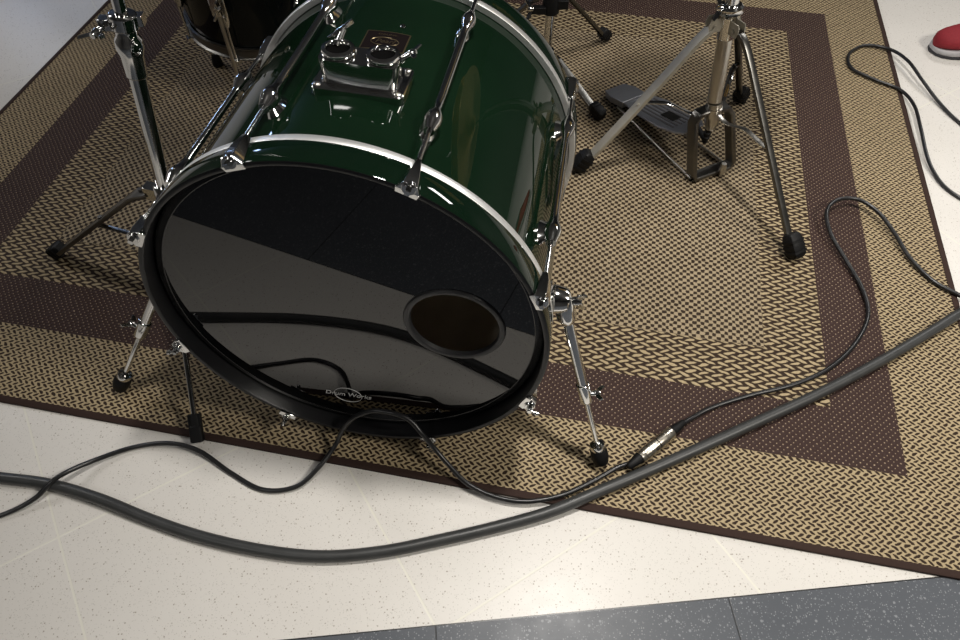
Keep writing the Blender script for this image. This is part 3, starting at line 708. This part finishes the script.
MIC = [(-1.3, .36, .004), (-0.859, 0.421, 0.004), (-0.787, 0.443, 0.004), (-0.739, 0.469, 0.010), (-0.704, 0.502, 0.0240), (-0.657, 0.541, 0.010), (-0.601, 0.567, 0.005), (-0.54, 0.571, 0.010), (-0.485, 0.556, 0.009), (-0.426, 0.519, 0.004), (-0.366, 0.488, 0.0045), (-0.311, 0.492, 0.0055), (-0.276, 0.522, 0.013), (-0.249, 0.560, 0.024), (-0.234, 0.5735, 0.052), (-0.216, 0.580, 0.078), (-0.197, 0.583, 0.092), (-0.173, 0.5835, 0.102), (-0.137, 0.5765, 0.103), (-0.114, 0.5680, 0.095), (-0.096, 0.5530, 0.080), (-0.076, 0.540, 0.052), (-0.050, 0.517, 0.032), (-0.020, 0.492, 0.018), (0.025, 0.472, 0.0125), (0.075, 0.464, 0.0118), (0.133, 0.474, 0.0118), (0.188, 0.499, 0.0118), (0.232, 0.523, 0.0135), (0.262, 0.5315, 0.0185)]
mc = thing('microphone_cable', 'thin black microphone cable looping up in front of the bass drum hoop', 'cable', (-.366, .488, 0))
b = MB(); b.tube(smoothpath(MIC, 8), .0042, 12); b.build('cord', CABLE, mc)
xa = V((.263, .532, .0188)); xb = V((.351, .601, .0190)); xd = (xb-xa).normalized(); XL = (xb-xa).length
b = MB(); b.lathe([(.0042, -.016), (.0068, -.012), (.0082, .0), (.0100, .010), (.0106, .012)], xa, xd, 20); b.build('strain_relief', RUBBER, mc)
b = MB(); b.lathe([(.0106, .012), (.0113, .0125), (.0113, .020), (.0108, .021), (.0113, .022), (.0113, .0535), (.0105, .0545)], xa, xd, 24); b.build('plug', XLR, mc)
MIC2 = [(0.354, 0.603, 0.0187), (0.378, 0.620, 0.0125), (0.419, 0.642, 0.0118), (0.493, 0.667, 0.0118), (0.581, 0.691, 0.0118), (0.657, 0.728, 0.0118), (0.724, 0.786, 0.0118), (0.769, 0.853, 0.0122), (0.778, 0.921, 0.013), (0.767, 0.994, 0.016), (0.754, 1.064, 0.022), (0.76, 1.123, 0.03), (0.794, 1.158, 0.032), (0.842, 1.163, 0.028), (0.876, 1.129, 0.024), (0.895, 1.068, 0.018), (0.905, 1.002, 0.014), (0.93, 0.941, 0.0122), (0.971, 0.9, 0.0122), (1.03, 0.848, 0.008), (1.5, .78, .004)]
ec = thing('extension_cable', 'thin black cable plugged into the silver connector and looping over the brown rug band', 'cable', (.6, .7, ZR))
b = MB(); b.tube(smoothpath(MIC2, 8), .0044, 12); b.build('cord', CABLE, ec)
b = MB(); b.lathe([(.0105, .0550), (.0117, .0555), (.0117, .088), (.0098, .092)], xa, xd, 24); b.build('socket', XLR, ec)
b = MB(); b.lathe([(.0104, .0540), (.0110, .0542), (.0110, .0556), (.0104, .0558)], xa, xd, 20); b.build('seal_ring', RUBBER, ec)
b = MB(); b.lathe([(.0097, .0915), (.0090, .094), (.0078, .106), (.0056, .122), (.0044, .124)], xa, xd, 20); b.build('strain_relief', RUBBER, ec)
TOPC = [(1.5, 1.0, .004), (1.267, 1.325, 0.004), (1.205, 1.465, 0.004), (1.181, 1.551, 0.008), (1.162, 1.625, 0.02), (1.151, 1.703, 0.025), (1.131, 1.771, 0.016), (1.072, 1.797, 0.0120), (1.014, 1.753, 0.0120), (1.001, 1.688, 0.0120), (1.044, 1.638, 0.0120), (1.096, 1.592, 0.012), (1.103, 1.52, 0.018), (1.084, 1.426, 0.02), (1.068, 1.334, 0.012), (1.066, 1.275, 0.007), (1.076, 1.225, .0045), (1.105, 1.180, 0.0045), (1.169, 1.112, 0.0045), (1.27, 1.04, .0045), (1.4, .98, 0.0045)]
b = MB(); b.tube(smoothpath(TOPC, 8), .0042, 12)
tag(b.build('black_cable', CABLE), 'thin black cable bent into a hairpin over the right rug edge near the red shoe', 'cable')

# ---------------------------------------------------------------- red shoe
sh = thing('shoe', 'red running shoe with a grey sole on the white floor at the right edge', 'shoe', (1.40, 1.84, 0))
s0 = V((1.252, 1.785, 0)); sd = V((.995, .10, 0)).normalized(); sn = V((-sd.y, sd.x, 0)); SL = .285
def srings(rows, k=20, e=2.4):
    out = []
    for u_, w_, z0, z1, off in rows:
        r = []
        for j in range(k):
            a = 2*PI*j/k; cx = math.copysign(abs(math.cos(a))**(2/e), math.cos(a)); cz = math.copysign(abs(math.sin(a))**(2/e), math.sin(a))
            r.append(s0+sd*u_*SL+sn*(off+cx*w_)+V((0, 0, (z0+z1)/2+cz*(z1-z0)/2)))
        out.append(r)
    return out
W = [(0.0, .006), (.02, .022), (.06, .034), (.14, .044), (.26, .049), (.38, .047), (.52, .040), (.68, .035), (.84, .034), (.95, .028), (1.0, .012)]
b = MB(); b.rings(srings([(u_, w_*1.02, .0, .010, -.004*math.sin(PI*u_)) for u_, w_ in W], e=4)); b.build('outsole', DARKSOLE, sh)
b = MB(); b.rings(srings([(u_*.996+.002, w_*1.03, .006, .020+.018*min(1, u_*2), -.004*math.sin(PI*u_)) for u_, w_ in W], e=4)); b.build('midsole', SOLE, sh)
H = [.034, .046, .054, .060, .068, .082, .098, .098, .100, .098, .080]
b = MB(); b.rings(srings([(u_*.985+.006, w_*.97, .018, h_, -.004*math.sin(PI*u_)) for (u_, w_), h_ in zip(W, H)], 24, 2.2)); b.build('upper', RED, sh)
b = MB(); b.rings(srings([(.56, .020, .082, .100, 0), (.60, .028, .08, .112, 0), (.76, .031, .08, .112, 0), (.92, .028, .08, .112, 0), (.96, .018, .08, .106, 0)], 20, 2.2)); b.build('ankle_collar', DARKSOLE, sh)
b = MB()
for k in range(5):
    u_ = .34+.05*k; z = .077+.0062*k
    b.tube([s0+sd*u_*SL+sn*x+V((0, 0, z+.004-abs(x)*.45)) for x in (-.022, -.011, 0, .011, .022)], .0026, 8)
b.build('laces', LACE, sh)
